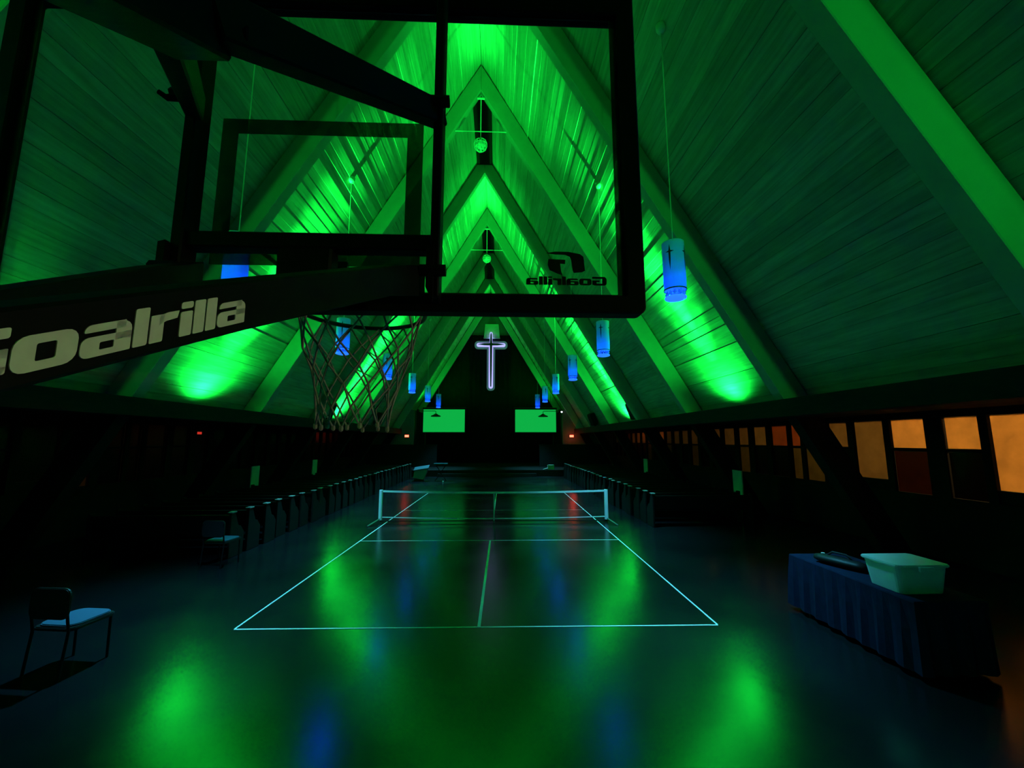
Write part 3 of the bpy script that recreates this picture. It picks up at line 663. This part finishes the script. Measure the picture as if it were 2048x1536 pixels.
# ------------------------------------------------------------------ pickleball net
def PN(u, z, w=6.705): return court(u, w, z)
UC = .04
e = empty('pickleball_net', PN(UC, 0), 'portable court net with white posts and top tape', 'net', rz=TH)
HWN = 3.25
for s in (-1, 1):
    p = MB().tube([(s * HWN, 0, .08), (s * HWN, 0, .92)], .055, 12).build('post', M['white_vinyl'], e, smooth=False, bevel=.006)
    MB().tube([(s * HWN, -.02, .12), (s * (HWN + .18), -.55, .02)], .018, 6).build('foot', M['steel'], e)
    MB().tube([(s * HWN, .02, .12), (s * (HWN + .12), .55, .02)], .018, 6).build('foot', M['steel'], e)
def sag(u): return .91 - .05 * (1 - (u / HWN) ** 2)
mb = MB(); NN = 24
for i in range(NN):
    a = -HWN + 2 * HWN * i / NN; b = -HWN + 2 * HWN * (i + 1) / NN
    mb.add([(a, -.012, sag(a) - .05), (b, -.012, sag(b) - .05), (b, -.012, sag(b)), (a, -.012, sag(a)), (a, .012, sag(a) - .05), (b, .012, sag(b) - .05), (b, .012, sag(b)), (a, .012, sag(a))],
           [(0, 1, 2, 3), (5, 4, 7, 6), (3, 2, 6, 7), (1, 0, 4, 5)])
mb.build('top_tape', M['white_vinyl'], e)
mb = MB()
for i in range(NN):
    a = -HWN + 2 * HWN * i / NN; b = -HWN + 2 * HWN * (i + 1) / NN
    za = .15 - .05 * (1 - (a / HWN) ** 2); zb = .15 - .05 * (1 - (b / HWN) ** 2)
    mb.add([(a, -.006, za), (b, -.006, zb), (b, -.006, zb + .025), (a, -.006, za + .025), (a, .006, za), (b, .006, zb), (b, .006, zb + .025), (a, .006, za + .025)], [(0, 1, 2, 3), (5, 4, 7, 6), (3, 2, 6, 7), (1, 0, 4, 5)])
mb.build('bottom_tape', M['white_vinyl'], e)
MB().mm((-.02, -.016, .05), (.02, -.013, .86)).build('centre_strap', M['white_vinyl'], e)
MB().mm((-.03, -.03, 0), (.03, .03, .06)).build('centre_foot', M['steel'], e)
MB().tube([(-HWN, 0, .05), (HWN, 0, .05)], .014, 6).build('base_rail', M['black_metal'], e)
mb = MB(); t = .0016; k = -HWN + .06
while k < HWN - .05: mb.mm((k - t, -t, .13), (k + t, t, .86)); k += .05
z = .15
while z < .87: mb.mm((-HWN + .05, -t, z - t), (HWN - .05, t, z + t)); z += .05
tag(mb.build('netting', M['netcord'], e), kind='stuff')
# ------------------------------------------------------------------ basketball hoop, seen from behind
XC = -.504          # board centre, relative to the camera
HB = Vector((CX + XC, -.42, 0))
hoop = empty('basketball_hoop', HB, 'black adjustable basketball hoop with glass backboard, seen from behind', 'basketball hoop')
def R3(x, y, h): return Vector((CX + x, y, CZ + h)) - HB      # camera-relative position to hoop-local
def rb(a, b): p, q = R3(*a), R3(*b); return MB().mm(p, q)
BL, BR, BB, BT = XC - .916, XC + .916, .346, 1.41; FYb0, FYb1 = 1.09, 1.14; fw = .052
# backboard frame as one welded ring
outer = rrect(BL, BB, BR, BT, .02); inner = rrect(BL + fw, BB + fw, BR - fw, BT - fw - .065, .006)
bb = MB().ring2d(outer, inner, R3(0, FYb0, 0), (1, 0, 0), (0, 0, 1), (0, 1, 0), FYb1 - FYb0).build('backboard_frame', M['black_metal'], hoop, bevel=.004, seg=1)
MB().ring2d(rrect(BL + fw, BB + fw, BR - fw, BT - fw - .065, .006), rrect(BL + fw + .02, BB + fw + .007, BR - fw - .02, BT - fw - .07, .004), R3(0, 1.108, 0), (1, 0, 0), (0, 0, 1), (0, 1, 0), .004).build('gasket', decal_mat('dark_gasket', (.006, .012, .008), .8), bb)
gl = rb((BL + fw - .006, 1.116, BB + fw - .006), (BR - fw + .006, 1.128, BT - fw - .059)).build('glass', M['glass'], hoop)
# target square printed on the court side of the glass
tx0, tx1, tz0, tz1, tw = XC - .302, XC + .282, .486, .936, .047
MB().ring2d([(tx0, tz0), (tx1, tz0), (tx1, tz1), (tx0, tz1)], [(tx0 + tw, tz0 + tw), (tx1 - tw, tz0 + tw), (tx1 - tw, tz1 - tw), (tx0 + tw, tz1 - tw)], R3(0, 1.1285, 0), (1, 0, 0), (0, 0, 1), (0, 1, 0), .0008).build('target_square', M['target_print'], gl)
# ---- lettering (drawn strokes); x height 1
def L_o(w=1.45): return [('ring', rrect(0, 0, w, 1, .32), rrect(.50, .26, w - .50, .74, .05))], w
def L_a(w=1.40): return [('ring', rrect(0, 0, w, .62, .2, rs=(.22, .03, .03, .2)), rrect(.50, .19, w - .50, .42, .04)), ('p', rrect(w - .47, .4, w, .98, .02, rs=(.01, .01, .30, .01))), ('p', rrect(.06, .76, w - .2, 1.0, .08, rs=(.05, .01, .01, .2)))], w
def L_l(w=.46): return [('p', rrect(0, 0, w, 1.28, .06))], w
def L_i(w=.48): return [('p', rrect(0, 0, w, .92, .06)), ('p', rrect(0, 1.03, w, 1.28, .08))], w
def L_r(w=1.0): return [('p', rrect(0, 0, .46, .96, .05)), ('p', [(.3, .6), (.55, .70), (w * .95, .74), (w, 1.0), (.6, 1.0), (.3, .92)])], w
def L_G(w=1.7): return [('p', rrect(0, .0, .52, 1.3, .1, rs=(.35, .02, .02, .4))), ('p', rrect(.2, 1.02, w, 1.3, .06)), ('p', rrect(.2, 0, w, .28, .06, rs=(.05, .3, .05, .05))), ('p', rrect(w - .5, .1, w, .75, .05)), ('p', rrect(.85, .52, w, .75, .03))], w
WORD = [L_G, L_o, L_a, L_l, L_r, L_i, L_l, L_l, L_a]
def letters(prefix_mat, parent, o, ex, ey, ez, d, gap=.07):
    x = 0
    for fn in WORD:
        sh, w = fn(); mb = MB(); oo = Vector(o) + Vector(ex) * x
        for it in sh:
            if it[0] == 'ring': mb.ring2d(it[1], it[2], oo, ex, ey, ez, d)
            else: mb.prism(it[1], oo, ex, ey, ez, d)
        mb.build('letter', prefix_mat, parent); x += w + gap
    return x
tot = sum(f()[1] + .07 for f in WORD)
# small mirrored word and mark on the glass
lx1, lx0 = .314, .080; sc = (lx1 - lx0) / tot
letters(M['logo_print'], gl, R3(lx1, 1.1287, .440), (-sc, 0, 0), (0, 0, sc * .80), (0, 1, 0), .0006)
mb = MB()
def lg(P): mb.prism(P, R3(0, 1.1287, 0), (1, 0, 0), (0, 0, 1), (0, 1, 0), .0006)
lg([(.139, .535), (.165, .5405), (.205, .5405), (.238, .534), (.248, .526), (.250, .512), (.212, .516), (.208, .5255), (.195, .531), (.166, .532)])
lg([(.212, .517), (.249, .513), (.252, .484), (.243, .479), (.219, .477), (.216, .484)])
lg([(.146, .518), (.195, .516), (.194, .503), (.180, .504), (.183, .478), (.165, .481), (.150, .483), (.144, .500)])
lg([(.150, .484), (.183, .480), (.186, .470), (.172, .474)])
mb.build('brand_mark', M['logo_print'], gl)
# mounting frame behind the glass
for x0, x1 in ((XC - .336, XC - .306), (XC + .327, XC + .352)):
    rb((x0, 1.03, BB + .02), (x1, 1.09, BT - .02)).build('upright', M['black_metal'], hoop, bevel=.004, seg=1)
rb((XC - .32, 1.04, .497), (XC + .34, 1.085, .541)).build('cross_bar', M['black_metal'], hoop, bevel=.004, seg=1)
rb((XC - .068, 1.035, .36), (XC + .072, 1.088, .50)).build('rim_mount', M['black_metal'], hoop, bevel=.006, seg=1)
for s in (-1, 1):
    xs = XC + s * .335
    MB().prism([(-.012, -.04), (.006, -.075), (.006, .075), (-.012, .07)], R3(xs - .002, 1.012, .425), (1, 0, 0), (0, 0, 1), (0, 1, 0), .018).build('arm_bracket', M['black_metal'], hoop)
    for h in (.432, .915):
        MB().tube([R3(xs - .03, 1.02, h), R3(xs + .036, 1.02, h)], .015, 6).build('bolt', M['black_metal'], hoop)
# lower arms: run down and back to the post
SL_, BX = .50, .20
def arm_pt(s, y, dh):       # outer face of arm
    X = (-.1915 - BX * (1.06 - y)) if s > 0 else (2 * XC + .1915 + BX * (1.06 - y))
    return R3(X, y, .4756 - (SL_ if s > 0 else SL_ + .05) * (1.06 - y) + dh)
for s in (1, -1):
    mb = MB(); V = []; th = -.05 * s
    prof = [(1.06, -.013, -.098), (1.0, -.009, -.09), (.88, -.003, -.072), (.5, 0, -.063), (-.34, 0, -.063)]
    for y, a, b in prof:
        V += [arm_pt(s, y, a), arm_pt(s, y, a) + Vector((th, 0, 0)), arm_pt(s, y, b) + Vector((th, 0, 0)), arm_pt(s, y, b)]
    F = [(0, 1, 2, 3), tuple(4 * (len(prof) - 1) + i for i in (3, 2, 1, 0))]
    for i in range(len(prof) - 1):
        for k in range(4): F.append((4 * i + k, 4 * i + (k + 1) % 4, 4 * i + 4 + (k + 1) % 4, 4 * i + 4 + k))
    ar = mb.add(V, F).build('lower_arm', M['black_metal'], hoop, bevel=.003, seg=1)
    if s > 0:
        dvec = (arm_pt(1, .6, 0) - arm_pt(1, .3, 0)); lenpy = dvec.length / .3; du = dvec.normalized()
        up = Vector((0, 0, 1)); nrm = Vector((1, 0, 0)); nrm = du.cross(up).normalized()
        if nrm.x < 0: nrm = -nrm
        xh = .0281; ku = Vector((BX, 1, SL_)) * .0255
        start = arm_pt(1, .2988, -.0515) - ku * (L_G()[1] + .07)
        letters(M['letter'], ar, start + nrm * .0006, ku, up * xh, nrm, .0012)
# upper arms: a forked link meeting a centre beam
fz = .692; fy = .62
for s in (1, -1):
    MB().beam(R3(XC + s * .338, 1.07, .915), R3(XC + s * .035, fy - .02, fz - .01), .042, .066, (0, 0, 1), .042, .085).build('upper_arm', M['black_metal'], hoop, bevel=.004, seg=1)
MB().beam(R3(XC, fy, fz), R3(XC, -.34, fz - .61 * (fy + .34)), .096, .11).build('centre_beam', M['black_metal'], hoop, bevel=.005, seg=1)
MB().tube([R3(XC - .08, fy + .02, fz - .01), R3(XC + .08, fy + .02, fz - .01)], .018, 8).build('pivot_pin', M['black_metal'], hoop)
lv = MB().tube([R3(XC - .33, 1.02, .905), R3(XC - .36, 1.0, .885), R3(XC - .375, .99, .893)], [.012, .008, .006], 6).build('lever', M['black_metal'], hoop)
# post, base plate, crank
MB().beam(R3(XC, -.42, -CZ + .02), R3(XC, -.42, .02), .15, .15, (0, 1, 0)).build('post', M['black_metal'], hoop, bevel=.01)
MB().mm((-.3, -.3, 0), (.3, .3, .02)).build('base_plate', M['black_metal'], hoop, bevel=.004, seg=1)
MB().tube([R3(XC + .08, -.42, -1.0), R3(XC + .16, -.42, -1.0), R3(XC + .16, -.42, -1.2), R3(XC + .22, -.42, -1.2)], .012, 8).build('crank', M['steel'], hoop)
# rim and net
RY, RH, RR = 1.52, .475, .2286
rim = MB().tube([R3(XC + RR * math.cos(t), RY + RR * math.sin(t), RH) for t in [2 * math.pi * k / 40 for k in range(40)]], .009, 8, closed=True).build('rim', M['rim'], hoop, smooth=True)
rb((XC - .075, 1.14, RH - .08), (XC + .075, 1.155, RH + .03)).build('rim_plate', M['rim'], rim)
for sx in (-1, 1): MB().beam(R3(XC + sx * .06, 1.15, RH - .01), R3(XC + sx * .10, 1.32, RH - .004), .012, .03).build('rim_brace', M['rim'], rim)
# net: crossing strings with knots, slightly hanging askew
NS = 12; LV = 6; nodes = {}
rnd = random.Random(5)
for l in range(LV + 1):
    f = l / LV; r = RR * (1 - f) ** 1.15 * .96 + .118 * (1 - (1 - f) ** 1.15)
    if l == LV: r = .122
    for k in range(NS):
        a = 2 * math.pi * (k + (.5 if l % 2 else 0)) / NS
        j = 0 if l == 0 else .008
        nodes[l, k] = R3(XC + r * math.cos(a) + rnd.uniform(-j, j) - .012 * f, RY + r * math.sin(a) + rnd.uniform(-j, j), RH - .008 - .42 * f ** .95 + rnd.uniform(-j, j))
net = []
for k in range(NS):
    for dirn in (1, -1):
        pts_ = []; kk = k
        for l in range(LV + 1):
            pts_.append(nodes[l, kk % NS])
            if dirn > 0: kk = kk + (1 if l % 2 else 0)
            else: kk = kk - (0 if l % 2 else 1)
        o = MB().tube(pts_, .0036, 5).build('net_cord', M['hoopcord'], hoop, smooth=True); net.append(o)
for k in range(NS):
    mb = MB(); p = nodes[LV, k]
    mb.lathe([(.001, -.012), (.007, -.008), (.008, 0), (.007, .008), (.001, .012)], 6, p).build('net_knot', M['hoopcord'], hoop)
